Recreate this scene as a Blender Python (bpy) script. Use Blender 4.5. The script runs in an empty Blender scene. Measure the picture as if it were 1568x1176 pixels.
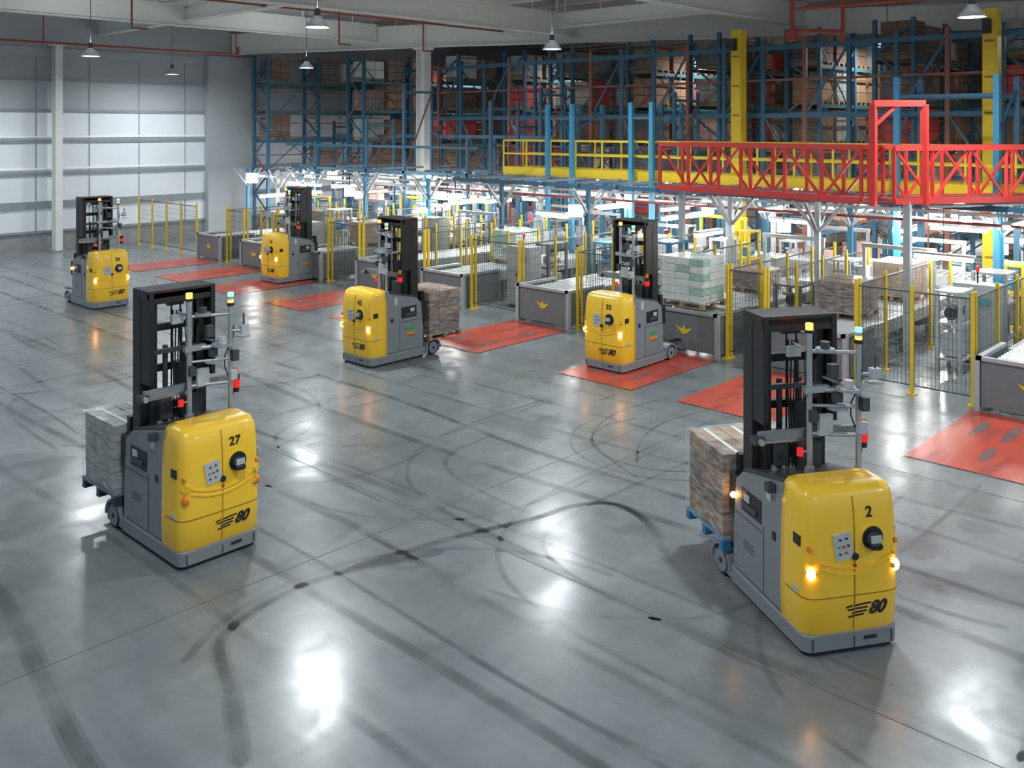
import bpy, math, random
from mathutils import Vector, Matrix
random.seed(7)
C = bpy.context.scene.collection
scn = bpy.context.scene
scn.view_settings.view_transform = 'Standard'
scn.view_settings.exposure = 0.15

# ---------------------------------------------------------------- materials
M = {}
def mat(name, col, rough=0.5, metal=0.0, var=0.12, scale=6.0, emit=0.0, ecol=None, coat=0.0, bump=0.0):
    m = bpy.data.materials.new(name); m.use_nodes = True
    nt = m.node_tree; N = nt.nodes; L = nt.links
    b = N['Principled BSDF']
    b.inputs['Roughness'].default_value = rough
    b.inputs['Metallic'].default_value = metal
    if coat: b.inputs['Coat Weight'].default_value = coat; b.inputs['Coat Roughness'].default_value = 0.12
    tc = N.new('ShaderNodeTexCoord'); no = N.new('ShaderNodeTexNoise')
    no.inputs['Scale'].default_value = scale; no.inputs['Detail'].default_value = 4
    L.new(tc.outputs['Object'], no.inputs['Vector'])
    mx = N.new('ShaderNodeMix'); mx.data_type = 'RGBA'
    mx.inputs[6].default_value = (*[c*(1-var) for c in col], 1)
    mx.inputs[7].default_value = (*[min(1, c*(1+var)) for c in col], 1)
    L.new(no.outputs['Fac'], mx.inputs[0]); L.new(mx.outputs[2], b.inputs['Base Color'])
    if emit:
        b.inputs['Emission Color'].default_value = (*(ecol or col), 1)
        b.inputs['Emission Strength'].default_value = emit
    if bump:
        bp = N.new('ShaderNodeBump'); bp.inputs['Strength'].default_value = bump
        L.new(no.outputs['Fac'], bp.inputs['Height']); L.new(bp.outputs[0], b.inputs['Normal'])
    M[name] = m
    return m

mat('yellow_paint', (0.90, 0.55, 0.03), 0.35, coat=0.25, var=0.04, scale=2)
mat('chassis_grey', (0.20, 0.225, 0.24), 0.45, var=0.06)
mat('chassis_dark', (0.05, 0.055, 0.06), 0.5)
mat('black', (0.012, 0.013, 0.015), 0.45)
mat('rubber', (0.02, 0.02, 0.02), 0.8)
mat('silver', (0.42, 0.45, 0.47), 0.35, 0.6)
mat('panel_grey', (0.45, 0.48, 0.5), 0.4)
mat('seam', (0.25, 0.16, 0.01), 0.6)
mat('amber_lit', (1.0, 0.35, 0.05), 0.3, emit=22, ecol=(1.0, 0.42, 0.10))
mat('amber_off', (0.75, 0.25, 0.01), 0.25)
mat('red_lamp', (0.5, 0.01, 0.01), 0.25, emit=0.5, ecol=(1, 0.03, 0.02))
mat('green_lamp', (0.05, 0.8, 0.4), 0.3, emit=4, ecol=(0.1, 1, 0.45))
mat('orange_lamp', (1, 0.2, 0.02), 0.3, emit=6, ecol=(1, 0.2, 0.03))
mat('red_btn', (0.5, 0.02, 0.02), 0.4)
mat('green_btn', (0.03, 0.35, 0.1), 0.4)
mat('screen', (0.08, 0.09, 0.10), 0.25)
mat('carton', (0.30, 0.19, 0.11), 0.75, var=0.25, scale=3)
mat('carton_dark', (0.17, 0.11, 0.075), 0.75, var=0.25, scale=3)
mat('carton_grey', (0.30, 0.31, 0.30), 0.6, var=0.2)
mat('carton_white', (0.62, 0.66, 0.62), 0.6, var=0.1)
mat('carton_green', (0.25, 0.45, 0.33), 0.6)
mat('carton_red', (0.5, 0.06, 0.05), 0.6)
mat('carton_pink', (0.62, 0.38, 0.32), 0.6)
mat('wood', (0.33, 0.22, 0.12), 0.8, var=0.3, scale=10)
mat('pallet_blue', (0.03, 0.2, 0.38), 0.6)
mat('pallet_dark', (0.03, 0.05, 0.08), 0.6)
mat('rack_blue', (0.028, 0.105, 0.175), 0.5)
mat('bright_blue', (0.035, 0.22, 0.37), 0.45)
mat('safety_yellow', (0.68, 0.48, 0.02), 0.45)
mat('gantry_red', (0.66, 0.045, 0.035), 0.4)
mat('pipe_red', (0.30, 0.05, 0.035), 0.5)
mat('rack_brace', (0.20, 0.08, 0.06), 0.5)
mat('rack_teal', (0.05, 0.13, 0.16), 0.5)
mat('beam_paint', (0.62, 0.64, 0.61), 0.6, var=0.06)
mat('column_paint', (0.62, 0.64, 0.62), 0.6, var=0.06)
mat('roof_deck', (0.5, 0.51, 0.51), 0.8)
mat('wall_panel', (0.64, 0.68, 0.72), 0.7, var=0.05, scale=0.8)
mat('wall_shade_and_pilaster', (0.34, 0.37, 0.39), 0.7, var=0.06, scale=0.8)  # shade on the upper wall painted as darker grey; pilaster and eaves are grey
mat('wall_strip', (0.22, 0.25, 0.27), 0.7)
mat('girt_white', (0.75, 0.79, 0.82), 0.6)
mat('kerb', (0.24, 0.25, 0.25), 0.9, var=0.3, scale=3)
mat('wall_dark', (0.20, 0.17, 0.16), 0.8)
mat('conv_grey', (0.16, 0.175, 0.185), 0.5)
mat('conv_light', (0.42, 0.45, 0.46), 0.4, 0.3)
mat('roller', (0.62, 0.66, 0.68), 0.28, 0.5)
mat('wire', (0.10, 0.11, 0.11), 0.5, 0.3)
mat('tube_light', (1, 1, 1), 0.5, emit=28, ecol=(1.0, 0.98, 0.95))
mat('bright_lamp', (1, 1, 1), 0.5, emit=70, ecol=(1.0, 0.98, 0.95))
mat('lamp_disc', (1, 1, 1), 0.5, emit=20, ecol=(0.95, 0.98, 1))
mat('lamp_dome', (0.5, 0.53, 0.55), 0.35, 0.4)
mat('screen_teal', (0.1, 0.3, 0.3), 0.4)
mat('joint', (0.11, 0.115, 0.12), 0.7)

def floor_mat():
    m = bpy.data.materials.new('polished_concrete'); m.use_nodes = True
    nt = m.node_tree; N = nt.nodes; L = nt.links; b = N['Principled BSDF']
    tc = N.new('ShaderNodeTexCoord')
    def noise(scale, detail=5, sc=None, dist=0):
        n = N.new('ShaderNodeTexNoise'); n.inputs['Scale'].default_value = scale
        n.inputs['Detail'].default_value = detail; n.inputs['Distortion'].default_value = dist
        if sc:
            mp = N.new('ShaderNodeMapping'); mp.inputs['Scale'].default_value = sc
            L.new(tc.outputs['Object'], mp.inputs[0]); L.new(mp.outputs[0], n.inputs['Vector'])
        else: L.new(tc.outputs['Object'], n.inputs['Vector'])
        return n
    def ramp(src, p0, c0, p1, c1):
        r = N.new('ShaderNodeValToRGB'); r.color_ramp.elements[0].position = p0; r.color_ramp.elements[0].color = (*c0, 1)
        r.color_ramp.elements[1].position = p1; r.color_ramp.elements[1].color = (*c1, 1); L.new(src, r.inputs[0]); return r
    def mul(a, b_, f):
        mx = N.new('ShaderNodeMix'); mx.data_type = 'RGBA'; mx.blend_type = 'MULTIPLY'; mx.inputs[0].default_value = f
        L.new(a, mx.inputs[6]); L.new(b_, mx.inputs[7]); return mx.outputs[2]
    n1 = noise(0.35, 8, dist=0.6)
    c = ramp(n1.outputs['Fac'], 0.3, (0.172, 0.192, 0.202), 0.7, (0.212, 0.234, 0.244)).outputs[0]
    c = mul(c, ramp(noise(1.0, 4, (2.2, 0.12, 1)).outputs['Fac'], 0.36, (0.80, 0.81, 0.82), 0.6, (1.03,)*3).outputs[0], 0.8)
    c = mul(c, ramp(noise(1.0, 5, (0.15, 2.6, 1)).outputs['Fac'], 0.36, (0.90,)*3, 0.6, (1.02,)*3).outputs[0], 0.7)
    c = mul(c, ramp(noise(6, 8).outputs['Fac'], 0.3, (0.93,)*3, 0.7, (1.04,)*3).outputs[0], 0.9)
    c = mul(c, ramp(noise(0.8, 9, dist=0.8).outputs['Fac'], 0.63, (1, 1, 1), 0.72, (0.70, 0.71, 0.72)).outputs[0], 0.8)
    L.new(c, b.inputs['Base Color'])
    r4 = ramp(noise(0.9, 6, dist=1.0).outputs['Fac'], 0.35, (0.19,)*3, 0.65, (0.33,)*3)
    L.new(r4.outputs[0], b.inputs['Roughness'])
    b.inputs['Specular IOR Level'].default_value = 0.46
    bp = N.new('ShaderNodeBump'); bp.inputs['Strength'].default_value = 0.02; bp.inputs['Distance'].default_value = 0.05
    n5 = noise(1.6, 3, (2.0, 0.5, 1)); L.new(n5.outputs['Fac'], bp.inputs['Height']); L.new(bp.outputs[0], b.inputs['Normal'])
    M['floor'] = m
floor_mat()

def worn(name, col, alpha0, alpha1, scale, rough=0.3, p0=0.35, p1=0.6, sc=(1,1,1)):
    m = bpy.data.materials.new(name); m.use_nodes = True
    nt = m.node_tree; N = nt.nodes; L = nt.links; b = N['Principled BSDF']
    b.inputs['Base Color'].default_value = (*col, 1); b.inputs['Roughness'].default_value = rough
    tc = N.new('ShaderNodeTexCoord'); mp = N.new('ShaderNodeMapping'); mp.inputs['Scale'].default_value = sc
    n = N.new('ShaderNodeTexNoise'); n.inputs['Scale'].default_value = scale; n.inputs['Detail'].default_value = 7
    L.new(tc.outputs['Object'], mp.inputs[0]); L.new(mp.outputs[0], n.inputs['Vector'])
    mr = N.new('ShaderNodeMapRange'); mr.inputs[1].default_value = p0; mr.inputs[2].default_value = p1
    mr.inputs[3].default_value = alpha0; mr.inputs[4].default_value = alpha1
    L.new(n.outputs['Fac'], mr.inputs[0]); L.new(mr.outputs[0], b.inputs['Alpha'])
    M[name] = m
worn('pad_red', (0.52, 0.075, 0.045), 0.5, 0.97, 1.2, 0.28, 0.3, 0.5, (0.5, 2, 1))
worn('pad_wear', (0.16, 0.175, 0.185), 0.2, 0.85, 2.0, 0.3)
worn('tyre_mark', (0.075, 0.082, 0.086), 0.03, 0.25, 1.3, 0.28, 0.35, 0.65)
worn('tyre_faint', (0.075, 0.082, 0.086), 0.0, 0.15, 0.9, 0.28, 0.35, 0.65)
worn('shrink_wrap', (0.75, 0.8, 0.82), 0.05, 0.35, 5, 0.12, 0.4, 0.65, (1, 1, 4))

# ---------------------------------------------------------------- mesh builder
class MB:
    def __init__(s): s.v = []; s.f = []; s.m = []; s.sm = []; s.mats = []
    def mi(s, n):
        if n not in s.mats: s.mats.append(n)
        return s.mats.index(n)
    def add(s, vs, fs, mt, smooth=False):
        o = len(s.v); s.v += [tuple(p) for p in vs]; k = s.mi(mt)
        for f in fs: s.f.append([i+o for i in f]); s.m.append(k); s.sm.append(smooth)
    def box(s, c, d, mt, R=None):
        x, y, z = d[0]/2, d[1]/2, d[2]/2
        vs = [Vector(p) for p in [(-x,-y,-z),(x,-y,-z),(x,y,-z),(-x,y,-z),(-x,-y,z),(x,-y,z),(x,y,z),(-x,y,z)]]
        if R is not None: vs = [R @ p for p in vs]
        c = Vector(c); vs = [p+c for p in vs]
        s.add(vs, [(0,3,2,1),(4,5,6,7),(0,1,5,4),(1,2,6,5),(2,3,7,6),(3,0,4,7)], mt)
    def span(s, a, b, mt):
        s.box([(a[i]+b[i])/2 for i in range(3)], [abs(b[i]-a[i]) for i in range(3)], mt)
    def beam(s, p0, p1, w, h, mt):
        p0 = Vector(p0); p1 = Vector(p1); d = p1-p0; L = d.length
        if L < 1e-6: return
        zz = d.normalized(); up = Vector((0,0,1)) if abs(zz.z) < 0.95 else Vector((0,1,0))
        xx = up.cross(zz).normalized(); yy = zz.cross(xx)
        R = Matrix((xx, yy, zz)).transposed()
        s.box((p0+p1)/2, (w, h, L), mt, R)
    def cyl(s, p0, p1, r, mt, n=12, r1=None):
        p0 = Vector(p0); p1 = Vector(p1); zz = (p1-p0).normalized(); r1 = r if r1 is None else r1
        up = Vector((0,0,1)) if abs(zz.z) < 0.95 else Vector((0,1,0))
        xx = up.cross(zz).normalized(); yy = zz.cross(xx)
        vs = []
        for p, rr in ((p0, r), (p1, r1)):
            for i in range(n):
                a = 2*math.pi*i/n; vs.append(p + xx*math.cos(a)*rr + yy*math.sin(a)*rr)
        s.add(vs, [(i, (i+1) % n, n+(i+1) % n, n+i) for i in range(n)], mt, True)
        s.add(vs[:n], [tuple(range(n))[::-1]], mt); s.add(vs[n:], [tuple(range(n))], mt)
    def path(s, pts, r, mt, n=8):
        for a, b in zip(pts[:-1], pts[1:]): s.cyl(a, b, r, mt, n)
    def sphere(s, c, r, mt, nu=12, nv=8, sz=1.0):
        vs = []; fs = []
        for j in range(nv+1):
            t = math.pi*j/nv
            for i in range(nu):
                a = 2*math.pi*i/nu
                vs.append((c[0]+r*math.sin(t)*math.cos(a), c[1]+r*math.sin(t)*math.sin(a), c[2]+r*sz*math.cos(t)))
        for j in range(nv):
            for i in range(nu):
                fs.append((j*nu+i, (j+1)*nu+i, (j+1)*nu+(i+1) % nu, j*nu+(i+1) % nu))
        s.add(vs, fs, mt, True)
    def prism_x(s, prof, x0, x1, mt):
        n = len(prof)
        vs = [(x0, p[0], p[1]) for p in prof] + [(x1, p[0], p[1]) for p in prof]
        fs = [(i, (i+1) % n, n+(i+1) % n, n+i) for i in range(n)] + [tuple(range(n))[::-1], tuple(range(n, 2*n))]
        s.add(vs, fs, mt)
    def build(s, name, parent=None, bevel=0, loc=(0,0,0), rz=0):
        me = bpy.data.meshes.new(name); me.from_pydata(s.v, [], s.f)
        for n in s.mats: me.materials.append(M[n])
        me.polygons.foreach_set('material_index', s.m); me.polygons.foreach_set('use_smooth', s.sm)
        me.update()
        o = bpy.data.objects.new(name, me); C.objects.link(o); o.location = loc; o.rotation_euler[2] = rz
        if parent: o.parent = parent
        if bevel:
            bv = o.modifiers.new('bevel', 'BEVEL'); bv.width = bevel; bv.segments = 2; bv.limit_method = 'ANGLE'
        return o
def empty(name, loc=(0,0,0), rz=0):
    e = bpy.data.objects.new(name, None); e.empty_display_size = 0.2; C.objects.link(e)
    e.location = loc; e.rotation_euler[2] = rz; return e
def link(me_obj, name, parent, loc=(0,0,0)):
    o = bpy.data.objects.new(name, me_obj.data); C.objects.link(o); o.parent = parent; o.location = loc
    for md in me_obj.modifiers:
        if md.type == 'BEVEL':
            bv = o.modifiers.new('bevel', 'BEVEL'); bv.width = md.width; bv.segments = 2; bv.limit_method = 'ANGLE'
    return o

# ---------------------------------------------------------------- AGV forklift
HOOD = [(0.21,0.522,0.005),(0.24,0.532,-0.012),(0.57,0.540,-0.035),(0.60,0.538,-0.035),(1.0,0.534,-0.035),(1.30,0.526,-0.022),
        (1.45,0.518,-0.005),(1.54,0.506,0.018),(1.595,0.482,0.05),(1.625,0.445,0.10),(1.635,0.38,0.18)]
NE = 6.5; YC = 0.34; YB = 0.44
def hp(z):
    for a, b in zip(HOOD[:-1], HOOD[1:]):
        if z <= b[0]:
            t = max(0, (z-a[0])/(b[0]-a[0])); return a[1]+(b[1]-a[1])*t, a[2]+(b[2]-a[2])*t
    return HOOD[-1][1], HOOD[-1][2]
def fy(x, z):
    hw, yf = hp(z); return YC-(YC-yf)*(max(0, 1-abs(x/hw)**NE))**(1/NE)
def ring(z, off=0.0, n=48):
    hw, yf = hp(z); hw += off; yf -= off; out = []
    for i in range(n+1):
        a = math.pi + math.pi*i/n; c, s_ = math.cos(a), math.sin(a)
        out.append((hw*math.copysign(abs(c)**(2/NE), c), YC-(YC-yf)*abs(s_)**(2/NE), z))
    return out

def surf_strip(mb, pts, w, mt, vertical=True, off=0.003):
    for a, b in zip(pts[:-1], pts[1:]):
        pa = Vector((a[0], fy(*a)-off, a[1])); pb = Vector((b[0], fy(*b)-off, b[1]))
        mb.beam(pa, pb, w, w, mt)

def agv_parts():
    P = {}
    h = MB()
    rows = []
    for z, hw, yf in HOOD:
        r = ring(z)
        rows.append([(r[0][0], YB, z)] + r + [(r[-1][0], YB, z)])
    n = len(rows[0]); vs = [p for r in rows for p in r]; fs = []
    for j in range(len(rows)-1):
        for i in range(n): fs.append((j*n+i, j*n+(i+1) % n, (j+1)*n+(i+1) % n, (j+1)*n+i))
    h.add(vs, fs, 'yellow_paint', True)
    h.add(rows[-1], [tuple(range(n))], 'yellow_paint', False)
    surf_strip(h, [(0.0, 0.24+i*0.1) for i in range(14)], 0.007, 'seam')
    rr = ring(0.585, 0.001)
    for a, b in zip(rr[:-1], rr[1:]): h.beam(a, b, 0.009, 0.009, 'seam')
    for k, zz in enumerate((0.86, 0.80)):
        pts = [(x/20-0.0, zz + 0.09*(abs(x/20)/0.4)**2) for x in range(-8, 9)]
        surf_strip(h, pts, 0.02, 'yellow_paint', off=0.001)
    def disc(x, z, r, d, mt, d0=0.01):
        y = fy(x, z); h.cyl((x, y+d0, z), (x, y-d, z), r, mt, 24)
    disc(0.20, 1.13, 0.135, 0.006, 'yellow_paint'); disc(0.20, 1.13, 0.115, 0.012, 'black')
    disc(0.20, 1.12, 0.070, 0.065, 'chassis_dark'); disc(0.20, 1.12, 0.055, 0.07, 'screen')
    h.box((0.20, fy(.2,1.1)-0.07, 1.14), (0.11, 0.02, 0.07), 'panel_grey')
    h.cyl((0.20, fy(0.2, 1.1)-0.03, 1.05), (0.20, fy(0.2, 1.1)-0.03, 1.07), 0.085, 'black', 20)
    R = Matrix.Rotation(math.radians(-9), 3, 'Y')
    y = fy(-0.13, 1.08)
    h.box((-0.13, y-0.004, 1.08), (0.19, 0.02, 0.26), 'panel_grey', R)
    for (dx, dz, mt) in [(-0.04, 0.07, 'black'), (0.03, 0.08, 'black'), (-0.05, 0.0, 'green_btn'), (0.0, 0.0, 'red_btn'), (0.05, 0.01, 'black'), (-0.04,-0.07,'black'), (0.03,-0.06,'red_btn')]:
        h.cyl((-0.13+dx, y-0.01, 1.08+dz), (-0.13+dx, y-0.03, 1.08+dz), 0.010, mt, 10)
    disc(0.0, 0.97, 0.035, 0.02, 'black'); disc(0.0, 0.88, 0.018, 0.012, 'red_btn')
    for zz in (0.97, 0.83):
        for sx in (-1, 1):
            h.cyl((sx*0.44, 0.02, zz), (sx*0.475, -0.025, zz), 0.05, 'yellow_paint', 16)
    for sx in (-1, 1):
        h.cyl((sx*0.47, 0.0, 1.07), (sx*0.495, -0.012, 1.07), 0.028, 'amber_off', 12)
        h.box((sx*0.525, 0.16, 0.62), (0.04, 0.1, 0.05), 'panel_grey')
        h.box((sx*0.533, 0.14, 1.12), (0.012, 0.12, 0.10), 'black')
    # swept emblem strokes to the left of the digits
    for i, (x0, x1, zz) in enumerate([(0.0, 0.19, 0.487), (-0.09, -0.02, 0.475), (-0.07, 0.15, 0.447), (-0.02, 0.14, 0.412), (-0.06, 0.11, 0.378)]):
        surf_strip(h, [(x0, zz-0.010), ((x0+x1)/2, zz), (x1, zz+0.004)], 0.017, 'black', off=-0.004)
    P['hood'] = h
    c = MB()
    def rounded(z, hw, y0, y1, rad=0.1):
        pts = []
        for cx, cy, a0 in ((-hw+rad, y0+rad, 180), (hw-rad, y0+rad, 270), (hw-0.03, y1-0.03, 0), (-hw+0.03, y1-0.03, 90)):
            r = rad if cy < 0.5 else 0.03
            for k in range(7):
                a = math.radians(a0+k*15); pts.append((cx+r*math.cos(a), cy+r*math.sin(a), z))
        return pts
    def lift(zs, mt):
        n = 28; vs = []
        for z, hw, y0, y1 in zs: vs += rounded(z, hw, y0, y1)
        fs = [(j*n+i, j*n+(i+1) % n, (j+1)*n+(i+1) % n, (j+1)*n+i) for j in range(len(zs)-1) for i in range(n)]
        c.add(vs, fs, mt, False); c.add(vs[-n:], [tuple(range(n))], mt); c.add(vs[:n], [tuple(range(n))[::-1]], mt)
    lift([(0.0, 0.50, 0.03, 1.52), (0.05, 0.50, 0.03, 1.52)], 'black')
    lift([(0.05, 0.53, 0.0, 1.55), (0.20, 0.53, 0.0, 1.55), (0.215, 0.52, 0.01, 1.54)], 'chassis_grey')
    c.box((0.2, -0.002, 0.135), (0.14, 0.02, 0.03), 'black'); c.box((0.02, -0.002, 0.11), (0.01, 0.012, 0.1), 'chassis_dark')
    for sx in (-1, 1): c.box((sx*0.44, 0.0, 0.12), (0.012, 0.02, 0.12), 'chassis_dark')
    prof = [(0.42,0.2),(1.50,0.2),(1.50,0.62),(1.44,1.24),(1.30,1.36),(0.42,1.56)]
    c.prism_x(prof, -0.52, 0.52, 'chassis_grey')
    prof2 = [(0.40,1.54),(1.30,1.345),(1.42,1.25),(1.42,1.30),(1.32,1.40),(0.40,1.60)]
    c.prism_x(prof2, -0.47, 0.47, 'chassis_dark')
    for sx in (-1, 1):
        c.box((sx*0.522, 1.08, 1.08), (0.01, 0.44, 0.25), 'black')
        c.box((sx*0.535, 1.10, 1.03), (0.02, 0.30, 0.06), 'chassis_dark'); c.box((sx*0.53, 1.17, 1.12), (0.02, 0.12, 0.08), 'panel_grey')
        c.box((sx*0.522, 0.95, 0.24), (0.008, 1.0, 0.012), 'chassis_dark')
        c.box((sx*0.522, 0.82, 0.6), (0.006, 0.012, 0.7), 'chassis_dark')
        c.box((sx*0.522, 1.15, 0.88), (0.008, 0.6, 0.012), 'chassis_dark')
        for kz in (0.55, 0.59, 0.63): c.box((sx*0.522, 1.15, kz), (0.008, 0.22, 0.012), 'chassis_dark')
        c.box((sx*0.515, 0.7, 1.36), (0.03, 0.10, 0.16), 'panel_grey')
        c.box((sx*0.522, 0.6, 0.95), (0.01, 0.07, 0.09), 'black')
        if sx > 0:
            for kk, mt in ((0.0, 'green_btn'), (0.12, 'amber_off')): c.box((0.524, 1.12, 0.72-kk), (0.01, 0.26, 0.07), mt)
        c.span((sx*0.36, 1.5, 0.06), (sx*0.52, 2.0, 0.22), 'chassis_grey')
        arc = [(1.80+0.24*math.cos(math.radians(a)), 0.13+0.24*math.sin(math.radians(a))) for a in range(0, 181, 15)]
        arc_in = [(1.80+0.205*math.cos(math.radians(a)), 0.13+0.205*math.sin(math.radians(a))) for a in range(180, -1, -15)]
        nn = len(arc)
        for i in range(nn-1): c.prism_x([arc[i], arc[i+1], arc_in[nn-2-i], arc_in[nn-1-i]], sx*0.34, sx*0.54, 'chassis_grey')
        c.cyl((sx*0.37, 1.80, 0.158), (sx*0.52, 1.80, 0.158), 0.158, 'rubber', 24)
        c.cyl((sx*0.52, 1.80, 0.16), (sx*0.53, 1.80, 0.16), 0.13, 'chassis_grey', 20)
        c.cyl((sx*0.53, 1.80, 0.16), (sx*0.54, 1.80, 0.16), 0.03, 'black', 12)
    c.box((0.0, 1.53, 0.5), (0.95, 0.06, 0.5), 'chassis_dark')
    P['chassis'] = c
    m = MB()
    for sx in (-1, 1):
        m.box((sx*0.435, 1.30, 1.77), (0.035, 0.20, 2.76), 'black')
        for yy in (1.21, 1.39): m.box((sx*0.40, yy, 1.77), (0.10, 0.03, 2.76), 'black')
        m.box((sx*0.345, 1.16, 1.8), (0.03, 0.16, 2.6), 'black'); m.box((sx*0.32, 1.09, 1.8), (0.075, 0.025, 2.6), 'black')
        m.box((sx*0.415, 1.08, 2.55), (0.06, 0.26, 1.15), 'black')
        m.cyl((sx*0.25, 1.22, 1.3), (sx*0.25, 1.22, 3.0), 0.028, 'silver', 10)
        m.cyl((sx*0.12, 1.20, 1.3), (sx*0.12, 1.20, 2.4), 0.035, 'chassis_dark', 10)
        m.cyl((sx*0.06, 1.15, 1.3), (sx*0.06, 1.15, 3.0), 0.012, 'black', 8)
    m.box((0, 1.18, 3.10), (0.90, 0.44, 0.10), 'black'); m.box((0, 0.985, 3.05), (0.90, 0.05, 0.14), 'black')
    for zz in (2.62, 2.1, 1.6): m.box((0, 1.30, zz), (0.84, 0.07, 0.09), 'black')
    for zz in (2.35, 1.85): m.box((0, 1.10, zz), (0.66, 0.05, 0.06), 'chassis_dark')
    m.box((0.1, 1.15, 2.0), (0.2, 0.12, 0.35), 'black'); m.box((-0.18, 1.08, 1.65), (0.16, 0.1, 0.3), 'chassis_dark')
    m.box((0.16, 1.05, 1.58), (0.22, 0.16, 0.30), 'chassis_dark'); m.box((-0.05, 1.02, 2.75), (0.16, 0.06, 0.12), 'panel_grey')
    m.cyl((-0.1, 1.18, 2.97), (0.1, 1.18, 2.97), 0.07, 'chassis_dark', 16)
    for k in range(4):
        x = -0.05+0.035*k; pts = [(x, 1.12-0.02*math.sin(t*0.6+k), 1.35+t*0.15) for t in range(11)]
        m.path(pts, 0.010, 'black', 6)
    m.box((0, 1.56, 0.85), (0.80, 0.07, 0.10), 'black'); m.box((0, 1.56, 0.40), (0.80, 0.07, 0.10), 'black')
    for sx in (-1, 1):
        m.box((sx*0.40, 1.56, 0.90), (0.07, 0.09, 1.15), 'black')
        m.box((sx*0.24, 1.60, 0.58), (0.12, 0.05, 0.62), 'black')
        m.prism_x([(1.58,0.29),(2.68,0.29),(2.68,0.31),(1.70,0.335),(1.58,0.335)], sx*0.24-0.06, sx*0.24+0.06, 'black')
        m.box((sx*0.47, 1.50, 1.05), (0.09, 0.20, 0.42), 'black')
    m.box((0, 1.56, 1.42), (0.86, 0.06, 0.07), 'black')
    for k in range(5): m.box((-0.28+0.14*k, 1.57, 1.12), (0.025, 0.03, 0.56), 'black')
    P['mast'] = m
    p = MB()
    pa = (-0.05, 0.70); pb = (0.42, 0.52)
    p.cyl((*pa, 1.45), (*pa, 3.02), 0.034, 'silver', 14); p.cyl((*pb, 1.50), (*pb, 2.92), 0.03, 'silver', 14)
    for q in (pa, pb): p.cyl((*q, 1.45), (*q, 1.60), 0.055, 'silver', 14)
    for zz, t in ((2.82, 0.022), (2.42, 0.03), (2.25, 0.018), (1.95, 0.022)):
        p.cyl((*pa, zz), (*pb, zz), t, 'silver', 10)
    p.cyl((-0.05, 0.7, 2.82), (0.0, 1.1, 2.82), 0.02, 'silver', 8); p.cyl((0.42, 0.52, 2.42), (0.36, 1.1, 2.42), 0.02, 'silver', 8)
    p.cyl((0.42, 0.52, 2.60), (0.56, 0.44, 2.60), 0.018, 'silver', 8)
    p.box((0.56, 0.44, 2.62), (0.10, 0.09, 0.10), 'panel_grey'); p.box((0.56, 0.44, 2.52), (0.13, 0.12, 0.015), 'silver')
    p.cyl((0.56, 0.44, 2.67), (0.56, 0.44, 2.82), 0.012, 'chassis_dark', 8)
    p.cyl((0.10, 0.64, 2.83), (0.10, 0.64, 2.86), 0.10, 'silver', 20); p.cyl((0.10, 0.64, 2.86), (0.10, 0.64, 2.93), 0.05, 'chassis_dark', 16)
    p.cyl((0.22, 0.60, 2.30), (0.22, 0.60, 2.40), 0.06, 'chassis_dark', 16); p.cyl((0.22, 0.60, 2.22), (0.22, 0.60, 2.24), 0.11, 'silver', 20)
    p.cyl((0.30, 0.52, 2.43), (0.30, 0.52, 2.46), 0.13, 'silver', 20); p.cyl((0.30, 0.52, 2.46), (0.30, 0.52, 2.54), 0.05, 'panel_grey', 16)
    p.box((0.0, 0.66, 2.43), (0.28, 0.07, 0.07), 'silver'); p.box((0.44, 0.46, 2.30), (0.08, 0.10, 0.14), 'chassis_dark')
    p.box((-0.05, 0.63, 2.15), (0.07, 0.06, 0.12), 'chassis_dark'); p.box((0.42, 0.46, 2.05), (0.09, 0.07, 0.12), 'panel_grey')
    p.box((0.18, 0.62, 2.62), (0.10, 0.08, 0.14), 'chassis_dark'); p.box((0.1, 0.64, 2.05), (0.16, 0.05, 0.22), 'panel_grey')
    p.box((0.0, 0.78, 1.93), (1.20, 0.06, 0.09), 'chassis_grey'); p.box((-0.30, 0.82, 1.87), (0.5, 0.05, 0.06), 'silver')
    p.box((-0.62, 0.76, 1.90), (0.12, 0.12, 0.08), 'chassis_dark'); p.cyl((-0.62, 0.70, 1.90), (-0.62, 0.66, 1.90), 0.035, 'silver', 12)
    p.cyl((0.62, 0.74, 1.80), (0.62, 0.74, 1.90), 0.055, 'red_lamp', 16); p.cyl((0.62, 0.74, 1.90), (0.62, 0.74, 1.97), 0.05, 'black', 16)
    p.cyl((0.62, 0.74, 1.74), (0.62, 0.74, 1.80), 0.045, 'black', 16)
    p.cyl((-0.16, 0.70, 1.72), (-0.16, 0.70, 1.80), 0.035, 'red_lamp', 12); p.cyl((-0.05, 0.7, 1.76), (-0.16, 0.7, 1.76), 0.012, 'silver', 8)
    p.box((0.62, 0.74, 2.01), (0.05, 0.05, 0.08), 'amber_off'); p.box((-0.56, 0.60, 1.46), (0.10, 0.09, 0.09), 'chassis_dark')
    p.cyl((*pa, 3.02), (*pa, 3.05), 0.05, 'black', 14); p.cyl((*pa, 3.05), (*pa, 3.12), 0.04, 'orange_lamp', 14)
    p.cyl((*pb, 2.92), (*pb, 2.96), 0.045, 'black', 14); p.cyl((*pb, 2.96), (*pb, 3.00), 0.035, 'orange_lamp', 14)
    p.cyl((*pb, 3.00), (*pb, 3.04), 0.036, 'panel_grey', 14); p.cyl((*pb, 3.04), (*pb, 3.09), 0.036, 'green_lamp', 14)
    for k in range(3):
        pts = [(-0.05+0.05*math.sin(t*0.9+k*2), 0.74+0.03*math.cos(t*0.8+k), 1.5+0.12*t) for t in range(12)]
        p.path(pts, 0.008, 'black', 6)
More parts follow.
